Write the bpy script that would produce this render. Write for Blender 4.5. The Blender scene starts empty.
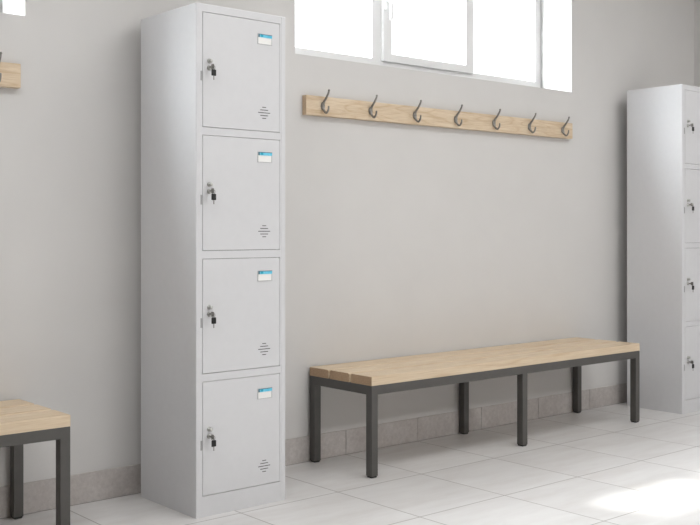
import bpy, bmesh, math, random
from mathutils import Vector, Matrix

S = bpy.context.scene
COL = S.collection

# ------------------------------------------------------------------ materials
def s2l(c):
    return tuple(((v / 255.0) / 12.92 if v / 255.0 <= 0.04045 else ((v / 255.0 + 0.055) / 1.055) ** 2.4) for v in c) + (1.0,)

def new_mat(name, rgb, rough=0.5, metal=0.0, spec=0.5):
    m = bpy.data.materials.new(name)
    m.use_nodes = True
    b = m.node_tree.nodes['Principled BSDF']
    b.inputs['Base Color'].default_value = s2l(rgb)
    b.inputs['Roughness'].default_value = rough
    b.inputs['Metallic'].default_value = metal
    b.inputs['Specular IOR Level'].default_value = spec
    return m

def nd(m, t, **kw):
    n = m.node_tree.nodes.new(t)
    for k, v in kw.items():
        setattr(n, k, v)
    return n

def lk(m, a, b):
    m.node_tree.links.new(a, b)

def coords(m, scale=(1, 1, 1), loc=(0, 0, 0)):
    tc = nd(m, 'ShaderNodeTexCoord')
    mp = nd(m, 'ShaderNodeMapping')
    mp.inputs['Scale'].default_value = scale
    mp.inputs['Location'].default_value = loc
    lk(m, tc.outputs['Object'], mp.inputs['Vector'])
    return mp.outputs['Vector']

def noise(m, vec, scale, detail=4, rough=0.55):
    n = nd(m, 'ShaderNodeTexNoise')
    n.inputs['Scale'].default_value = scale
    n.inputs['Detail'].default_value = detail
    n.inputs['Roughness'].default_value = rough
    lk(m, vec, n.inputs['Vector'])
    return n

def ramp(m, fac, stops):
    r = nd(m, 'ShaderNodeValToRGB')
    e = r.color_ramp.elements
    e[0].position, e[0].color = stops[0][0], s2l(stops[0][1])
    e[1].position, e[1].color = stops[-1][0], s2l(stops[-1][1])
    for p, c in stops[1:-1]:
        x = e.new(p); x.color = s2l(c)
    lk(m, fac, r.inputs['Fac'])
    return r.outputs['Color']

def bump(m, height, strength, dist=0.002):
    b = nd(m, 'ShaderNodeBump')
    b.inputs['Strength'].default_value = strength
    b.inputs['Distance'].default_value = dist
    lk(m, height, b.inputs['Height'])
    lk(m, b.outputs['Normal'], m.node_tree.nodes['Principled BSDF'].inputs['Normal'])

def mix(m, fac, a, b, blend='MIX'):
    x = nd(m, 'ShaderNodeMix', data_type='RGBA', blend_type=blend)
    if isinstance(fac, (int, float)): x.inputs[0].default_value = fac
    else: lk(m, fac, x.inputs[0])
    for i, v in ((6, a), (7, b)):
        if isinstance(v, tuple): x.inputs[i].default_value = v
        else: lk(m, v, x.inputs[i])
    return x.outputs[2]

def math_(m, op, a, b=None, c=None):
    x = nd(m, 'ShaderNodeMath', operation=op)
    for i, v in enumerate((a, b, c)):
        if v is None: continue
        if isinstance(v, (int, float)): x.inputs[i].default_value = v
        else: lk(m, v, x.inputs[i])
    return x.outputs[0]

def base(m, col):
    lk(m, col, m.node_tree.nodes['Principled BSDF'].inputs['Base Color'])

# painted plaster
M_wall = new_mat('wall_paint', (206, 202, 198), 0.75, spec=0.3)
n = noise(M_wall, coords(M_wall), 3.0, 3)
base(M_wall, ramp(M_wall, n.outputs['Fac'], [(0.3, (208, 206, 204)), (0.7, (211, 209, 207))]))
n2 = noise(M_wall, coords(M_wall), 140, 3)
bump(M_wall, n2.outputs['Fac'], 0.04, 0.001)
M_ceil = new_mat('ceiling_paint', (236, 236, 234), 0.8)
M_reveal = new_mat('window_reveal_paint', (200, 199, 197), 0.7)
M_sill = new_mat('darkened_sill', (92, 90, 88), 0.7)  # unseen sill, darkened to cut light bounced onto the window frames
M_wall2 = new_mat('darkened_wall', (150, 146, 142), 0.75)  # unseen left and front walls, darkened to cut bounce and deepen shade

# floor tiles (grid 0.448 x 0.4494, first row by the wall a little deeper)
TX0, TDX, TY0, TDY = 2.205, 0.448, -0.4857, 0.4494
M_floor = new_mat('floor_tile', (214, 210, 205), 0.42)
tc = nd(M_floor, 'ShaderNodeTexCoord')
sep = nd(M_floor, 'ShaderNodeSeparateXYZ'); lk(M_floor, tc.outputs['Object'], sep.inputs[0])
gx = math_(M_floor, 'DIVIDE', math_(M_floor, 'SUBTRACT', sep.outputs[0], TX0), TDX)
gy = math_(M_floor, 'DIVIDE', math_(M_floor, 'SUBTRACT', sep.outputs[1], TY0), TDY)
fx = math_(M_floor, 'FRACT', gx); fy = math_(M_floor, 'FRACT', gy)
ex = math_(M_floor, 'SUBTRACT', 0.5, math_(M_floor, 'ABSOLUTE', math_(M_floor, 'SUBTRACT', fx, 0.5)))
ey = math_(M_floor, 'SUBTRACT', 0.5, math_(M_floor, 'ABSOLUTE', math_(M_floor, 'SUBTRACT', fy, 0.5)))
# no joint at y > TY0 + anything (the first row reaches the wall)
ey2 = math_(M_floor, 'MAXIMUM', ey, math_(M_floor, 'GREATER_THAN', sep.outputs[1], TY0 + 0.2))
edge = math_(M_floor, 'MINIMUM', ex, ey2)
mr = nd(M_floor, 'ShaderNodeMapRange'); mr.inputs['From Min'].default_value = 0.0030; mr.inputs['From Max'].default_value = 0.0062
lk(M_floor, edge, mr.inputs['Value'])
tilemask = mr.outputs['Result']
cmb = nd(M_floor, 'ShaderNodeCombineXYZ')
lk(M_floor, math_(M_floor, 'FLOOR', gx), cmb.inputs[0]); lk(M_floor, math_(M_floor, 'FLOOR', gy), cmb.inputs[1])
wn = nd(M_floor, 'ShaderNodeTexWhiteNoise', noise_dimensions='3D'); lk(M_floor, cmb.outputs[0], wn.inputs['Vector'])
off = nd(M_floor, 'ShaderNodeVectorMath', operation='MULTIPLY_ADD')
lk(M_floor, wn.outputs['Color'], off.inputs[0]); off.inputs[1].default_value = (9, 9, 9); lk(M_floor, tc.outputs['Object'], off.inputs[2])
mp = nd(M_floor, 'ShaderNodeMapping'); mp.inputs['Scale'].default_value = (1.2, 5.0, 1); mp.inputs['Rotation'].default_value = (0, 0, 0.25)
lk(M_floor, off.outputs[0], mp.inputs['Vector'])
nv = noise(M_floor, mp.outputs['Vector'], 2.6, 6, 0.6)
veins = ramp(M_floor, nv.outputs['Fac'], [(0.30, (208, 205, 203)), (0.5, (215, 213, 212)), (0.72, (221, 220, 219))])
tone = nd(M_floor, 'ShaderNodeMapRange'); tone.inputs['To Min'].default_value = 0.97; tone.inputs['To Max'].default_value = 1.02
lk(M_floor, wn.outputs['Value'], tone.inputs['Value'])
cm2 = nd(M_floor, 'ShaderNodeCombineColor')
for i in range(3): lk(M_floor, tone.outputs['Result'], cm2.inputs[i])
tilec = mix(M_floor, 1.0, veins, cm2.outputs[0], 'MULTIPLY')
base(M_floor, mix(M_floor, tilemask, s2l((146, 140, 135)), tilec))
bump(M_floor, tilemask, 0.5, 0.0012)

# skirting tiles
M_skirt = new_mat('skirting_tile', (178, 172, 167), 0.55)
n = noise(M_skirt, coords(M_skirt, (1, 1, 1)), 60, 6, 0.7)
nb = noise(M_skirt, coords(M_skirt, (1, 1, 1)), 6, 4, 0.6)
ca = ramp(M_skirt, n.outputs['Fac'], [(0.3, (182, 176, 173)), (0.7, (205, 200, 197))])
cb = ramp(M_skirt, nb.outputs['Fac'], [(0.3, (240, 238, 236)), (0.7, (255, 255, 255))])
base(M_skirt, mix(M_skirt, 1.0, ca, cb, 'MULTIPLY'))
M_grout = new_mat('grout', (128, 121, 116), 0.9)

# pale oak
def wood(name, axis_scale, tone=0, seed=0.0):
    m = new_mat(name, (214, 188, 158), 0.48, spec=0.35)
    v = coords(m, axis_scale, (seed, seed * 0.7, seed * 1.3))
    n1 = noise(m, v, 1.0, 5, 0.6)                     # broad streaks
    v2 = coords(m, tuple(a * 6 for a in axis_scale), (seed, 3, 7))
    n2 = noise(m, v2, 1.0, 4, 0.7)                    # fine pores
    # cathedral figure: contour lines of a slow stretched noise
    v3 = coords(m, (axis_scale[0] * 0.8, axis_scale[1] * 0.22, axis_scale[2] * 0.22), (seed, 1, 2))
    n3 = noise(m, v3, 1.0, 2, 0.4)
    rings = math_(m, 'PINGPONG', math_(m, 'MULTIPLY', n3.outputs['Fac'], 9.0), 0.5)
    c1 = ramp(m, n1.outputs['Fac'], [(0.28, (208, 187, 160)), (0.5, (219, 201, 176)), (0.75, (228, 212, 189))])
    c2 = ramp(m, n2.outputs['Fac'], [(0.32, (228, 218, 206)), (0.6, (255, 255, 255))])
    c3 = ramp(m, rings, [(0.0, (236, 226, 214)), (0.16, (252, 250, 247)), (0.5, (255, 255, 255))])
    c = mix(m, 0.8, c1, c2, 'MULTIPLY')
    c = mix(m, 0.75, c, c3, 'MULTIPLY')
    base(m, c)
    bump(m, n2.outputs['Fac'], 0.12, 0.0006)
    return m
M_oak = wood('pale_oak_bench', (1.1, 52, 52))
M_oak_rack = wood('pale_oak_rack', (2.6, 60, 60), seed=4.3)
M_endgrain = new_mat('oak_end_grain', (196, 164, 128), 0.6)
n = noise(M_endgrain, coords(M_endgrain, (1, 1.0, 4.0)), 90, 3)
base(M_endgrain, ramp(M_endgrain, n.outputs['Fac'], [(0.3, (162, 133, 104)), (0.7, (188, 159, 128))]))

M_endrack = new_mat('oak_end_grain_rack', (200, 170, 138), 0.6)
n = noise(M_endrack, coords(M_endrack, (1, 1.0, 4.0)), 90, 3)
base(M_endrack, ramp(M_endrack, n.outputs['Fac'], [(0.3, (192, 164, 134)), (0.7, (216, 190, 160))]))

def fine_paint(name, rgb, rough, amp=2):
    m = new_mat(name, rgb, rough)
    n = noise(m, coords(m), 35, 3)
    base(m, ramp(m, n.outputs['Fac'], [(0.3, tuple(c - amp for c in rgb)), (0.7, tuple(c + amp for c in rgb))]))
    return m
M_locker = fine_paint('light_grey_powder_coat', (212, 212, 214), 0.30, 1)
M_frame = fine_paint('anthracite_powder_coat', (78, 76, 73), 0.45, 2)
M_rubber = fine_paint('black_plastic', (18, 18, 18), 0.6, 2)
M_upvc = fine_paint('window_frame_grey', (237, 237, 237), 0.35, 1)
M_chrome = new_mat('chrome', (188, 188, 184), 0.30, 1.0)
n = noise(M_chrome, coords(M_chrome), 200, 2)
M_steel = new_mat('brushed_nickel', (140, 137, 133), 0.33, 1.0)
n = noise(M_steel, coords(M_steel), 90, 3)
base(M_steel, ramp(M_steel, n.outputs['Fac'], [(0.3, (128, 125, 121)), (0.7, (152, 149, 145))]))
M_dark = new_mat('recess_shade', (66, 66, 66), 0.8)  # dark grey stands for shade in the vent slits and behind door gaps
M_slot = new_mat('latch_slot_shade', (158, 158, 158), 0.5)  # darker grey stands for the shade in the finger recess
M_card = fine_paint('white_card', (240, 239, 236), 0.5, 2)
M_cyan = new_mat('cyan_band', (96, 196, 226), 0.4)
n = noise(M_cyan, coords(M_cyan, (60, 1, 120)), 1.0, 2)
base(M_cyan, ramp(M_cyan, n.outputs['Fac'], [(0.3, (84, 188, 222)), (0.7, (116, 208, 232))]))
M_teal = new_mat('teal_mark', (20, 160, 190), 0.4)
M_blueg = new_mat('slate_blue_edge', (92, 120, 134), 0.4)
M_clear = new_mat('holder_plastic', (204, 204, 205), 0.25)

M_glass = bpy.data.materials.new('window_glass'); M_glass.use_nodes = True
nt = M_glass.node_tree; nt.nodes.clear()
o_ = nt.nodes.new('ShaderNodeOutputMaterial'); mx = nt.nodes.new('ShaderNodeMixShader')
tr = nt.nodes.new('ShaderNodeBsdfTransparent'); gl = nt.nodes.new('ShaderNodeBsdfGlossy')
tr.inputs['Color'].default_value = (0.97, 0.98, 0.98, 1); gl.inputs['Roughness'].default_value = 0.03
mx.inputs[0].default_value = 0.05
nt.links.new(tr.outputs[0], mx.inputs[1]); nt.links.new(gl.outputs[0], mx.inputs[2]); nt.links.new(mx.outputs[0], o_.inputs['Surface'])

# ------------------------------------------------------------------ helpers
def add_box(bm, x0, x1, y0, y1, z0, z1, bevel=0.0, seg=2, midx=0):
    vs = [bm.verts.new((x, y, z)) for x in (x0, x1) for y in (y0, y1) for z in (z0, z1)]
    idx = [(0, 1, 3, 2), (4, 6, 7, 5), (0, 4, 5, 1), (2, 3, 7, 6), (0, 2, 6, 4), (1, 5, 7, 3)]
    fs = [bm.faces.new([vs[i] for i in f]) for f in idx]
    for f in fs: f.material_index = midx
    bmesh.ops.recalc_face_normals(bm, faces=fs)
    if bevel > 0:
        es = set(e for f in fs for e in f.edges)
        bmesh.ops.bevel(bm, geom=list(es), offset=bevel, segments=seg, profile=0.5, affect='EDGES', clamp_overlap=True)
    return fs

def add_tube(bm, pts, radii, seg=12, caps=True, squash=None):
    pts = [Vector(p) for p in pts]
    if not hasattr(radii, '__len__'): radii = [radii] * len(pts)
    rings = []
    prev = None
    for i, p in enumerate(pts):
        t = (pts[min(i + 1, len(pts) - 1)] - pts[max(i - 1, 0)]).normalized()
        if prev is None:
            a = Vector((1, 0, 0)) if abs(t.x) < 0.9 else Vector((0, 0, 1))
            u = (a - t * a.dot(t)).normalized()
        else:
            u = (prev - t * prev.dot(t)).normalized()
        prev = u
        w = t.cross(u)
        ring = []
        for k in range(seg):
            an = 2 * math.pi * k / seg
            ring.append(bm.verts.new(p + (u * math.cos(an) + w * math.sin(an)) * radii[i]))
        rings.append(ring)
    fs = []
    for a, b in zip(rings, rings[1:]):
        for k in range(seg):
            fs.append(bm.faces.new((a[k], a[(k + 1) % seg], b[(k + 1) % seg], b[k])))
    if caps:
        fs.append(bm.faces.new(rings[0])); fs.append(bm.faces.new(rings[-1]))
    bmesh.ops.recalc_face_normals(bm, faces=fs)
    return fs

def spline(ctrl, n=6):
    """Catmull-Rom through control points"""
    P = [Vector(c) for c in ctrl]
    P = [P[0] * 2 - P[1]] + P + [P[-1] * 2 - P[-2]]
    out = []
    for i in range(1, len(P) - 2):
        a, b, c, d = P[i - 1:i + 3]
        for k in range(n):
            t = k / n
            out.append(0.5 * ((2 * b) + (c - a) * t + (2 * a - 5 * b + 4 * c - d) * t * t + (3 * b - a - 3 * c + d) * t ** 3))
    out.append(P[-2])
    return out

def obj(name, bm, mats, parent=None, smooth=False):
    me = bpy.data.meshes.new(name)
    bm.to_mesh(me); bm.free()
    for m in (mats if isinstance(mats, (list, tuple)) else [mats]): me.materials.append(m)
    if smooth:
        for p in me.polygons: p.use_smooth = True
    o = bpy.data.objects.new(name, me)
    COL.objects.link(o)
    if parent: o.parent = parent
    return o

def box_obj(name, b, mats, parent=None, bevel=0.0, seg=2):
    bm = bmesh.new(); add_box(bm, *b, bevel=bevel, seg=seg)
    return obj(name, bm, mats, parent)

def thing(name, label, cat, loc=(0, 0, 0), group=None):
    o = bpy.data.objects.new(name, None); COL.objects.link(o)
    o.empty_display_size = 0.1
    o.location = loc
    o['label'] = label; o['category'] = cat
    if group: o['group'] = group
    return o

def copy_tree(o, parent=None):
    c = o.copy(); COL.objects.link(c)
    if parent: c.parent = parent
    for ch in list(o.children): copy_tree(ch, c)
    return c

def struct(o):
    o['kind'] = 'structure'
    return o

# ------------------------------------------------------------------ room shell
XL, XR, YF, H = -3.2, 5.09, -6.0, 2.80
WT = 0.30
WZ0, WZ1 = 1.764, 2.57
W1 = (1.923, 3.8414)
WW = W1[1] - W1[0]
W2 = (0.72 - WW, 0.72)

bm = bmesh.new()
def wall_piece(x0, x1, z0, z1):
    add_box(bm, x0, x1, 0.0, WT, z0, z1)
# one grid mesh (welded) with two openings
xs = [XL - 0.2, W2[0], W2[1], W1[0], W1[1], XR + 0.2]
zs = [-0.1, WZ0, WZ1, H + 0.1]
def solid(i, j): return not (j == 1 and i in (1, 3))
vg = {}
def V(i, j, y):
    k = (i, j, y)
    if k not in vg: vg[k] = bm.verts.new((xs[i], y, zs[j]))
    return vg[k]
for i in range(5):
    for j in range(3):
        if not solid(i, j): continue
        bm.faces.new((V(i, j, 0.0), V(i + 1, j, 0.0), V(i + 1, j + 1, 0.0), V(i, j + 1, 0.0)))
        bm.faces.new((V(i, j, WT), V(i, j + 1, WT), V(i + 1, j + 1, WT), V(i + 1, j, WT)))
for i in range(5):
    for j in range(3):
        if not solid(i, j): continue
        for (di, dj, a, b) in ((-1, 0, (i, j), (i, j + 1)), (1, 0, (i + 1, j), (i + 1, j + 1)), (0, -1, (i, j), (i + 1, j)), (0, 1, (i, j + 1), (i + 1, j + 1))):
            ni, nj = i + di, j + dj
            inside = 0 <= ni < 5 and 0 <= nj < 3
            if inside and solid(ni, nj): continue
            f = bm.faces.new((V(*a, 0.0), V(*b, 0.0), V(*b, WT), V(*a, WT)))
            if inside: f.material_index = 2 if dj == 1 else 1
bmesh.ops.recalc_face_normals(bm, faces=bm.faces[:])
struct(obj('wall_back', bm, [M_wall, M_reveal, M_sill]))
struct(box_obj('wall_right', (XR, XR + 0.2, YF - 0.2, 0.0, -0.1, H + 0.1), M_wall))
struct(box_obj('wall_left', (XL - 0.2, XL, YF - 0.2, 0.0, -0.1, H + 0.1), M_wall2))
struct(box_obj('wall_front', (XL, XR, YF - 0.2, YF, -0.1, H + 0.1), M_wall2))
struct(box_obj('floor', (XL, XR, YF, 0.0, -0.1, 0.0), M_floor))
struct(box_obj('ceiling', (XL, XR, YF, 0.0, H, H + 0.1), M_ceil))

# skirting: grout bed plus single tiles, one mesh per wall
SKH = 0.111
bm = bmesh.new()
add_box(bm, XL, XR, -0.0035, 0.0, 0.0, SKH - 0.001, midx=1)
j0 = math.ceil((XL - TX0) / TDX)
x = TX0 + (j0 - 1) * TDX
while x < XR:
    a, b = max(x + 0.0013, XL), min(x + TDX - 0.0013, XR)
    if b - a > 0.01: add_box(bm, a, b, -0.0065, -0.0005, 0.0015, SKH, bevel=0.0008, seg=1, midx=0)
    x += TDX
struct(obj('baseboard_back', bm, [M_skirt, M_grout]))
bm = bmesh.new()
add_box(bm, XR - 0.0035, XR, YF, -0.007, 0.0, SKH - 0.001, midx=1)
y = TY0
while y > YF:
    a, b = max(y - TDY + 0.0013, YF), y - 0.0013
    if b - a > 0.01: add_box(bm, XR - 0.0065, XR - 0.0005, a, b, 0.0015, SKH, bevel=0.0008, seg=1, midx=0)
    y -= TDY
add_box(bm, XR - 0.0065, XR - 0.0005, TY0 + 0.0013, -0.0075, 0.0015, SKH, bevel=0.0008, seg=1, midx=0)
struct(obj('baseboard_right', bm, [M_skirt, M_grout]))

# ------------------------------------------------------------------ windows
def rect_frame(bm, x0, x1, z0, z1, y0, y1, l, r, b, t, bev=0.003):
    """frame of four mitred bars around an opening, as one closed ring"""
    o = [(x0, z0), (x1, z0), (x1, z1), (x0, z1)]
    i = [(x0 + l, z0 + b), (x1 - r, z0 + b), (x1 - r, z1 - t), (x0 + l, z1 - t)]
    vs = {}
    for nme, ring in (('o', o), ('i', i)):
        for k, (x, z) in enumerate(ring):
            for y in (y0, y1): vs[nme, k, y] = bm.verts.new((x, y, z))
    fs = []
    for k in range(4):
        n_ = (k + 1) % 4
        for y in (y0, y1): fs.append(bm.faces.new((vs['o', k, y], vs['o', n_, y], vs['i', n_, y], vs['i', k, y])))
        for r_ in 'oi': fs.append(bm.faces.new((vs[r_, k, y0], vs[r_, n_, y0], vs[r_, n_, y1], vs[r_, k, y1])))
    bmesh.ops.recalc_face_normals(bm, faces=fs)
    if bev:
        es = [e for e in {e for f in fs for e in f.edges} if len(e.link_faces) == 2 and e.calc_face_angle(0) > 0.5]
        bmesh.ops.bevel(bm, geom=es, offset=bev, segments=2, profile=0.5, affect='EDGES')

def make_window(idx, x0):
    root = bpy.data.objects.new('window_%d' % idx, None); COL.objects.link(root)
    root.location = (x0, 0.2148, WZ0); struct(root)
    Hh = WZ1 - WZ0; W = WW; e = 0.0003
    bm = bmesh.new()
    rect_frame(bm, e, W - e, e, Hh - e, 0.0, 0.07, 0.050, 0.048, 0.077, 0.06)
    obj('window_frame', bm, M_upvc, root)
    for a, b in ((0.637, 0.700), (1.322, 1.363)):
        box_obj('mullion', (a, b, 0.0025, 0.068, 0.075, Hh - 0.058), M_upvc, root, 0.003)
    bm = bmesh.new()
    rect_frame(bm, 0.695, 1.344, 0.066, Hh - 0.045, -0.016, 0.05, 0.060, 0.060, 0.042, 0.045, 0.004)
    sash = obj('sash', bm, M_upvc, root)
    box_obj('glass_pane', (0.750, 1.290, 0.022, 0.030, 0.1045, Hh - 0.087), M_glass, sash)
    # espagnolette handle on the sash's left stile
    bm = bmesh.new()
    hx, hz = 0.716, 0.352
    add_box(bm, hx - 0.015, hx + 0.015, -0.027, -0.0155, hz - 0.035, hz + 0.035, bevel=0.005, seg=3)
    add_tube(bm, [(hx, -0.026, hz + 0.012), (hx, -0.048, hz + 0.012)], 0.0095, 14)
    pts = spline([(hx, -0.042, hz + 0.020), (hx, -0.050, hz + 0.002), (hx, -0.053, hz - 0.035), (hx, -0.050, hz - 0.088)], 5)
    add_tube(bm, pts, [0.0085] * 5 + [0.009] * (len(pts) - 6) + [0.0075], 14)
    obj('window_handle', bm, M_upvc, sash, smooth=True)
    for a, b in ((0.048, 0.639), (1.361, W - 0.046)):
        box_obj('glass_pane', (a, b, 0.030, 0.038, 0.075, Hh - 0.058), M_glass, root)
    return root
make_window(1, W1[0])
make_window(2, W2[0])

# ------------------------------------------------------------------ lockers
LW, LD, LH = 0.389, 0.3899, 1.80
FL, FR = 0.026, 0.025
DOORS = [(1.3665, 1.771), (0.9325, 1.3395), (0.5010, 0.9050), (0.0723, 0.4742)]
def locker_body(bm):
    t = 0.003
    add_box(bm, 0, LW, -LD, 0, 0, LH, bevel=0)   # replaced below by shell
bm = bmesh.new()
t = 0.0015
def grid_front(bm):
    """closed shell with a front frame and four compartments"""
    xs_ = [0, FL, LW - FR, LW]
    zs_ = [0]
    for (a, b) in reversed(DOORS): zs_ += [a, b]
    zs_.append(LH)
    yf, yi = -LD, -LD + 0.022
    vv = {}
    def P(i, j, y):
        k = (i, j, y)
        if k not in vv: vv[k] = bm.verts.new((xs_[i], y, zs_[j]))
        return vv[k]
    fs = []
    n = len(zs_) - 1
    for i in range(3):
        for j in range(n):
            if i == 1 and j % 2 == 1:
                q = [(i, j), (i + 1, j), (i + 1, j + 1), (i, j + 1)]
                f = bm.faces.new([P(a, b, yi) for a, b in q]); f.material_index = 1; fs.append(f)
                for k in range(4):
                    a, b = q[k], q[(k + 1) % 4]
                    fs.append(bm.faces.new((P(*a, yf), P(*b, yf), P(*b, yi), P(*a, yi))))
            else:
                fs.append(bm.faces.new((P(i, j, yf), P(i + 1, j, yf), P(i + 1, j + 1, yf), P(i, j + 1, yf))))
    for j in range(n):
        fs.append(bm.faces.new((P(0, j, yf), P(0, j + 1, yf), P(0, j + 1, 0), P(0, j, 0))))
        fs.append(bm.faces.new((P(3, j, yf), P(3, j, 0), P(3, j + 1, 0), P(3, j + 1, yf))))
    for i in range(3):
        fs.append(bm.faces.new((P(i, 0, yf), P(i, 0, 0), P(i + 1, 0, 0), P(i + 1, 0, yf))))
        fs.append(bm.faces.new((P(i, n, yf), P(i + 1, n, yf), P(i + 1, n, 0), P(i, n, 0))))
    fs.append(bm.faces.new([P(0, j, 0) for j in range(n + 1)] + [P(1, n, 0), P(2, n, 0)] + [P(3, j, 0) for j in range(n, -1, -1)] + [P(2, 0, 0), P(1, 0, 0)]))
    bmesh.ops.recalc_face_normals(bm, faces=fs)
    # rounded outer long edges
    es = []
    for e in bm.edges:
        (a, b) = [v.co for v in e.verts]
        on = lambda c, v: abs(c - v) < 1e-6
        if len(e.link_faces) == 2 and e.calc_face_angle(0) > 0.5:
            corner = [all(on(p.x, X_) for p in (a, b)) for X_ in (0, LW)]
            frontb = all(on(p.y, yf) for p in (a, b)); topb = all(on(p.z, LH) for p in (a, b)); backb = all(on(p.y, 0) for p in (a, b))
            if (any(corner) and (frontb or topb or backb)) or (topb and (frontb or backb)): es.append(e)
    bmesh.ops.bevel(bm, geom=es, offset=0.0035, segments=3, profile=0.5, affect='EDGES')
grid_front(bm)
LOCKER_A = thing('tall_locker', 'tall light grey four-door steel locker standing left of the window, close to the camera', 'locker', (1.148, -0.0546, 0), 'tall four-door lockers')
obj('body', bm, [M_locker, M_dark], LOCKER_A)
# raised hem along the stiles and a kick plate line
bm = bmesh.new()
add_box(bm, LW - FR + 0.0065, LW - 0.001, -LD - 0.0006, -LD + 0.001, 0.002, LH - 0.004, bevel=0.0005, seg=1)
obj('stile_hem', bm, M_locker, LOCKER_A)

g = 0.0016
for di, (z0, z1) in enumerate(DOORS):
    # hinged door: shallow tray with folded edges
    bm = bmesh.new()
    add_box(bm, FL + g, LW - FR - g, -LD - 0.0008, -LD + 0.018, z0 + g, z1 - g, bevel=0.0014, seg=2)
    door = obj('locker_door', bm, M_locker, LOCKER_A)
    yf = -LD - 0.0008
    # ventilation slits in a diamond: dark bars on the door stand for their shade
    bm = bmesh.new()
    vx, vz = 0.2912, z0 + 0.0686
    for k, w in ((-2, 0.0085), (-1, 0.0175), (0, 0.0268), (1, 0.0175), (2, 0.0085)):
        zc = vz + k * 0.0101
        add_box(bm, vx - w, vx + w, yf - 0.0004, yf + 0.002, zc - 0.0013, zc + 0.0013)
    obj('vent_slots', bm, M_dark, door)
    # card holder with name card
    cx0, cx1, ct = 0.2615, 0.3265, z1 - 0.0478
    bm = bmesh.new()
    add_box(bm, cx0, cx1 , yf - 0.0010, yf + 0.001, ct - 0.0385, ct, bevel=0.0005, seg=1)
    add_box(bm, cx1 - 0.004, cx1, yf - 0.0024, yf, ct - 0.0385, ct, bevel=0.0005, seg=1)
    add_box(bm, cx0, cx0 + 0.0022, yf - 0.0024, yf, ct - 0.0385, ct, bevel=0.0005, seg=1)
    add_box(bm, cx0, cx1, yf - 0.0024, yf, ct - 0.0385, ct - 0.0362, bevel=0.0005, seg=1)
    hold = obj('card_holder', bm, M_clear, door)
    bm = bmesh.new()
    add_box(bm, cx0 + 0.0022, cx1 - 0.004, yf - 0.0014, yf - 0.0009, ct - 0.0362, ct - 0.0008, midx=0)
    add_box(bm, cx0 + 0.0022, cx1 - 0.001, yf - 0.0028, yf - 0.0013, ct - 0.0130, ct - 0.0008, midx=1)
    add_box(bm, cx0 + 0.0022, cx0 + 0.0085, yf - 0.0030, yf - 0.0014, ct - 0.0130, ct - 0.0008, midx=3)
    add_box(bm, cx0 + 0.0125, cx0 + 0.0235, yf - 0.0031, yf - 0.0014, ct - 0.0110, ct - 0.0030, midx=2)
    add_box(bm, cx0 + 0.0085, cx1 - 0.001, yf - 0.0031, yf - 0.0014, ct - 0.0032, ct - 0.0008, midx=3)
    nc = obj('name_card', bm, [M_card, M_cyan, M_teal, M_blueg], door)
    nc['label'] = 'white name card with a cyan header band'
    # chrome knob
    kx, kz = 0.0535, z0 + (1.600 - 1.3665)
    bm = bmesh.new()
    prof = [(0.0, 0.0085), (0.002, 0.0085), (0.003, 0.0052), (0.008, 0.0045), (0.011, 0.0065), (0.014, 0.0070), (0.0165, 0.005), (0.017, 0.001)]
    add_tube(bm, [(kx, yf - a, kz) for a, r in prof], [r for a, r in prof], 20)
    kn = obj('door_knob', bm, M_chrome, door, smooth=True)
    # cam lock
    lz = z0 + (1.5755 - 1.3665)
    bm = bmesh.new()
    prof = [(0.0, 0.0095), (0.0025, 0.0092), (0.004, 0.0075), (0.0075, 0.0072), (0.0085, 0.006), (0.0086, 0.001)]
    add_tube(bm, [(kx, yf - a, lz) for a, r in prof], [r for a, r in prof], 20)
    obj('cam_lock', bm, M_chrome, door, smooth=True)
    # finger slot beside the door: raised plate, recess shade put into its grey
    zc = z0 + (1.546 - 1.3665)
    bm = bmesh.new()
    add_box(bm, FL - 0.0075, FL + 0.0008, -LD - 0.0006, -LD + 0.004, zc - 0.017, zc + 0.017, bevel=0.0005, seg=1)
    obj('latch_slot', bm, M_slot, LOCKER_A)

LOCKER_B = copy_tree(LOCKER_A)
LOCKER_B.location = (4.245, -0.0794, 0)
LOCKER_B.scale = (1, 0.907, 1)
LOCKER_B['label'] = 'tall light grey four-door steel locker in the far right corner, beyond the long bench'

# keys: one set in every lock
def make_keys():
    r = thing('key_set', 'x', 'key', (0, 0, 0), 'keys hanging in the locker locks')
    bm = bmesh.new()       # key standing in the lock, head towards the room
    add_box(bm, -0.0012, 0.0012, -0.012, 0.0, -0.003, 0.003)
    add_box(bm, -0.0013, 0.0013, -0.028, -0.012, -0.0085, 0.0085, bevel=0.0012, seg=2)
    obj('inserted_key', bm, M_steel, r)
    bm = bmesh.new()
    pts = [(0.0075 * math.sin(a) , -0.0235 , -0.0035 + 0.0075 * math.cos(a)) for a in [2 * math.pi * k / 20 for k in range(21)]]
    add_tube(bm, pts, 0.0011, 8, caps=False)
    obj('split_ring', bm, M_steel, r, smooth=True)
    bm = bmesh.new()
    add_box(bm, -0.0083, 0.0100, -0.0285, -0.0235, -0.033, -0.0105, bevel=0.0022, seg=3)
    o = obj('key_head', bm, M_rubber, r); o['label'] = 'black plastic key head'
    bm = bmesh.new()
    add_box(bm, -0.0008, 0.0022, -0.0267, -0.0252, -0.0470, -0.032)
    for k in range(3): add_box(bm, 0.0020, 0.0032, -0.0267, -0.0252, -0.0460 + k * 0.004, -0.0442 + k * 0.004)
    obj('key_blade', bm, M_steel, r)
    return r
K0 = None
words = ['top', 'second', 'third', 'bottom']
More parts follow.
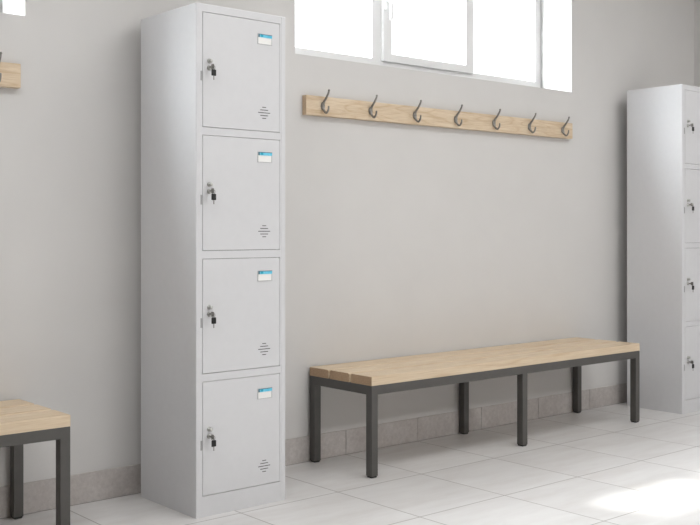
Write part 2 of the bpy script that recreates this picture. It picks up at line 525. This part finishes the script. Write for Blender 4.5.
for root, yface, which in ((LOCKER_A, -0.0546 - LD - 0.0008, 'near'), (LOCKER_B, -0.0794 - (LD + 0.0008) * 0.907, 'far right')):
    for di, (z0, z1) in enumerate(DOORS):
        K = make_keys() if K0 is None else copy_tree(K0)
        if K0 is None: K0 = K
        K.location = (root.location.x + 0.0500, yface - 0.0082, z0 + 0.2105)
        K['label'] = 'black-headed key hanging in the %s locker, %s door%s' % (which, words[di], '' if di in (0, 3) else ' down')

# ------------------------------------------------------------------ benches
BL = 1.8758
def make_bench():
    r = thing('changing_bench', 'long slatted oak bench on dark steel legs, between the two lockers, seen whole', 'bench', (1.9935, -0.012, 0), 'slatted changing benches')
    D = 0.4036
    zt, zw = 0.412, 0.3747
    for a, b in ((0.0, -0.1255), (-0.1385, -0.2625), (-0.2755, -D)):
        bm = bmesh.new()
        fs = add_box(bm, 0, BL, b, a, zw, zt)
        inner = [e for e in bm.edges if all(abs(v.co.z - zt) < 1e-6 and -D + 0.01 < v.co.y < -0.01 for v in e.verts) and abs(e.verts[0].co.x - e.verts[1].co.x) > 0.1]
        bmesh.ops.bevel(bm, geom=inner, offset=0.0085, segments=4, profile=0.5, affect='EDGES')
        es = [e for e in bm.edges if all(abs(v.co.z - zt) < 1e-6 for v in e.verts) and len(e.link_faces) == 2 and e.calc_face_angle(0) > 1.0]
        bmesh.ops.bevel(bm, geom=es, offset=0.002, segments=2, profile=0.5, affect='EDGES')
        for f in bm.faces:
            if abs(f.normal.x) > 0.9: f.material_index = 1
        obj('seat_slat', bm, [M_oak, M_endgrain], r)
    lw = 0.0345; ah = 0.0375
    zb = zw - ah
    # steel frame under the seat: two long rails and three cross rails
    bm = bmesh.new()
    add_box(bm, 0, BL, -D, -D + lw, zb, zw - 0.0002, bevel=0.0012, seg=2)
    add_box(bm, 0, BL, -lw, 0, zb, zw - 0.0002, bevel=0.0012, seg=2)
    for x0 in (0, 0.9375, BL - lw):
        add_box(bm, x0, x0 + lw, -D + lw - 0.001, -lw + 0.001, zb, zw - 0.0004)
    obj('steel_frame', bm, M_frame, r)
    for x0 in (0, 0.9375, BL - lw):
        for y0 in (-D, -lw):
            leg = box_obj('leg', (x0, x0 + lw, y0, y0 + lw, 0.0075, zb + 0.002), M_frame, r, 0.0012)
            bm = bmesh.new()
            add_box(bm, x0 + 0.0015, x0 + lw - 0.0015, y0 + 0.0015, y0 + lw - 0.0015, 0.0, 0.012, bevel=0.0045, seg=3)
            c = obj('foot_cap', bm, M_rubber, leg)
    return r
B1 = make_bench()
B2 = copy_tree(B1)
B2.location = (0.695 - BL, -0.012, 0)
B2['label'] = 'slatted oak bench on dark steel legs at the left edge, cut off by the picture'

# ------------------------------------------------------------------ coat racks
RL = 1.851
def make_rack():
    r = thing('coat_rack', 'long pale oak coat rack with seven metal hooks under the wide window', 'coat rack', (1.962, 0.0, 1.503), 'oak coat racks on the wall')
    bm = bmesh.new()
    add_box(bm, 0, RL, -0.0285, 0.0, 0.0, 0.0845, bevel=0.0015, seg=2)
    for f in bm.faces:
        if abs(f.normal.x) > 0.9: f.material_index = 1
    obj('board', bm, [M_oak_rack, M_endrack], r)
    for k in range(7):
        hx = 0.0905 + k * 0.2785
        y0 = -0.0285
        bm = bmesh.new()
        # oval base plate
        zc = 0.042
        ring_prev = None
        N = 20
        layers = [(0.0, 1.0), (0.0025, 1.0), (0.006, 0.8), (0.0085, 0.45), (0.0092, 0.05)]
        rings = []
        for (dy, s) in layers:
            rings.append([bm.verts.new((hx + 0.0112 * s * math.cos(2 * math.pi * q / N), y0 - dy, zc + 0.0185 * s * math.sin(2 * math.pi * q / N))) for q in range(N)])
        fs = []
        for a, b in zip(rings, rings[1:]):
            for q in range(N): fs.append(bm.faces.new((a[q], a[(q + 1) % N], b[(q + 1) % N], b[q])))
        fs.append(bm.faces.new(rings[0])); fs.append(bm.faces.new(rings[-1]))
        bmesh.ops.recalc_face_normals(bm, faces=fs)
        plate = obj('hook', bm, M_steel, r, smooth=True)
        bm = bmesh.new()
        pts = spline([(hx, y0 - 0.003, zc + 0.004), (hx, y0 - 0.011, zc + 0.020), (hx, y0 - 0.023, zc + 0.032), (hx, y0 - 0.036, zc + 0.048), (hx, y0 - 0.042, zc + 0.058), (hx, y0 - 0.044, zc + 0.063)], 5)
        n = len(pts)
        rad = [0.0058 - 0.0020 * i / (n - 1) for i in range(n)]
        add_tube(bm, pts, rad, 12)
        bmesh.ops.create_uvsphere(bm, u_segments=14, v_segments=10, radius=0.0050, matrix=Matrix.Translation((hx, y0 - 0.044, zc + 0.065)))
        obj('upper_prong', bm, M_steel, plate, smooth=True)
        bm = bmesh.new()
        pts = spline([(hx, y0 - 0.004, zc - 0.004), (hx, y0 - 0.010, zc - 0.020), (hx, y0 - 0.024, zc - 0.031), (hx, y0 - 0.034, zc - 0.027), (hx, y0 - 0.0405, zc - 0.016), (hx, y0 - 0.0415, zc - 0.008)], 5)
        n = len(pts)
        add_tube(bm, pts, [0.0056 - 0.0018 * i / (n - 1) for i in range(n)], 12)
        bmesh.ops.create_uvsphere(bm, u_segments=14, v_segments=10, radius=0.0043, matrix=Matrix.Translation((hx, y0 - 0.0415, zc - 0.0065)))
        obj('lower_prong', bm, M_steel, plate, smooth=True)
    return r
R1 = make_rack()
R2 = copy_tree(R1)
R2.location = (0.693 - RL, 0.0, 1.503)
R2['label'] = 'pale oak coat rack at the top left edge, only its right end visible'

# ------------------------------------------------------------------ light
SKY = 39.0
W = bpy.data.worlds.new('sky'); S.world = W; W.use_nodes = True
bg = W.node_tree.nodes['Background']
# hazy bright sky: pale near the horizon, much brighter high up where the sun stands
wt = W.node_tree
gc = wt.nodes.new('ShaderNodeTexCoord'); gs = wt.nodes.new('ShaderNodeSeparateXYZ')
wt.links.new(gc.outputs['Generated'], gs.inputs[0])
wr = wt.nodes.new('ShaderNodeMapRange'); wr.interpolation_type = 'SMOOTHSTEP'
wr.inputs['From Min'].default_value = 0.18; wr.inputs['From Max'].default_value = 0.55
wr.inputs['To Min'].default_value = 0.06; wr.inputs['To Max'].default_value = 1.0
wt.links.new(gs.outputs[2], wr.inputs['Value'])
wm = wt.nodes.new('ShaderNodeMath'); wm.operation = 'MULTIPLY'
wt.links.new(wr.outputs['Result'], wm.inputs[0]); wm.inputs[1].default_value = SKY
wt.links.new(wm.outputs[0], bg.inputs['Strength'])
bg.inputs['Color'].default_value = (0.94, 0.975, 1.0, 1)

def area(name, loc, rot, sx, sy, power, color=(1, 1, 1), portal=False):
    l = bpy.data.lights.new(name, 'AREA'); l.shape = 'RECTANGLE'; l.size = sx; l.size_y = sy; l.energy = power; l.color = color
    if portal: l.cycles.is_portal = True
    o = bpy.data.objects.new(name, l); COL.objects.link(o); o.location = loc; o.rotation_euler = rot
    return o
for i, (a, b) in enumerate((W1, W2)):
    area('window_portal', ((a + b) / 2, 0.295, (WZ0 + WZ1) / 2), (math.radians(-90), 0, 0), b - a, WZ1 - WZ0, 1, portal=True)
# added unseen fill lights under the ceiling, powers tuned to brighten the room
for (x, y, sx, sy_, pw) in ((-0.2, -1.6, 1.2, 0.6, 23), (2.2, -1.6, 1.2, 0.6, 15), (4.2, -1.6, 1.2, 0.6, 11),
                            (2.2, -5.2, 1.2, 0.6, 94), (4.2, -5.2, 1.2, 0.6, 20)):
    area('fill_light', (x, y, H - 0.03), (0, 0, 0), sx, sy_, pw, (1.0, 1.0, 1.0))

sun = bpy.data.lights.new('sun', 'SUN'); sun.energy = 6; sun.angle = math.radians(3.0); sun.color = (1, 0.98, 0.95)
so = bpy.data.objects.new('sun', sun); COL.objects.link(so)
dirv = Vector((0.255, -1.0, -1.44)).normalized()
so.rotation_euler = dirv.to_track_quat('-Z', 'Y').to_euler()

# ------------------------------------------------------------------ camera
cam = bpy.data.cameras.new('camera'); co = bpy.data.objects.new('camera', cam); COL.objects.link(co)
F = 1028.42
cam.sensor_fit = 'HORIZONTAL'; cam.sensor_width = 36.0; cam.lens = F * 36.0 / 700.0
cam.shift_x = 0.0
cam.shift_y = -(262.5 - 229.05) / 700.0
co.location = (-0.7718, -3.5154, 1.0092)
co.rotation_euler = (math.radians(90), 0, -0.7074)
cam.clip_start = 0.05
S.camera = co

S.view_settings.view_transform = 'Standard'
S.view_settings.look = 'None'
S.view_settings.gamma = 1.0
S.view_settings.use_curve_mapping = False
S.view_settings.exposure = 0.0
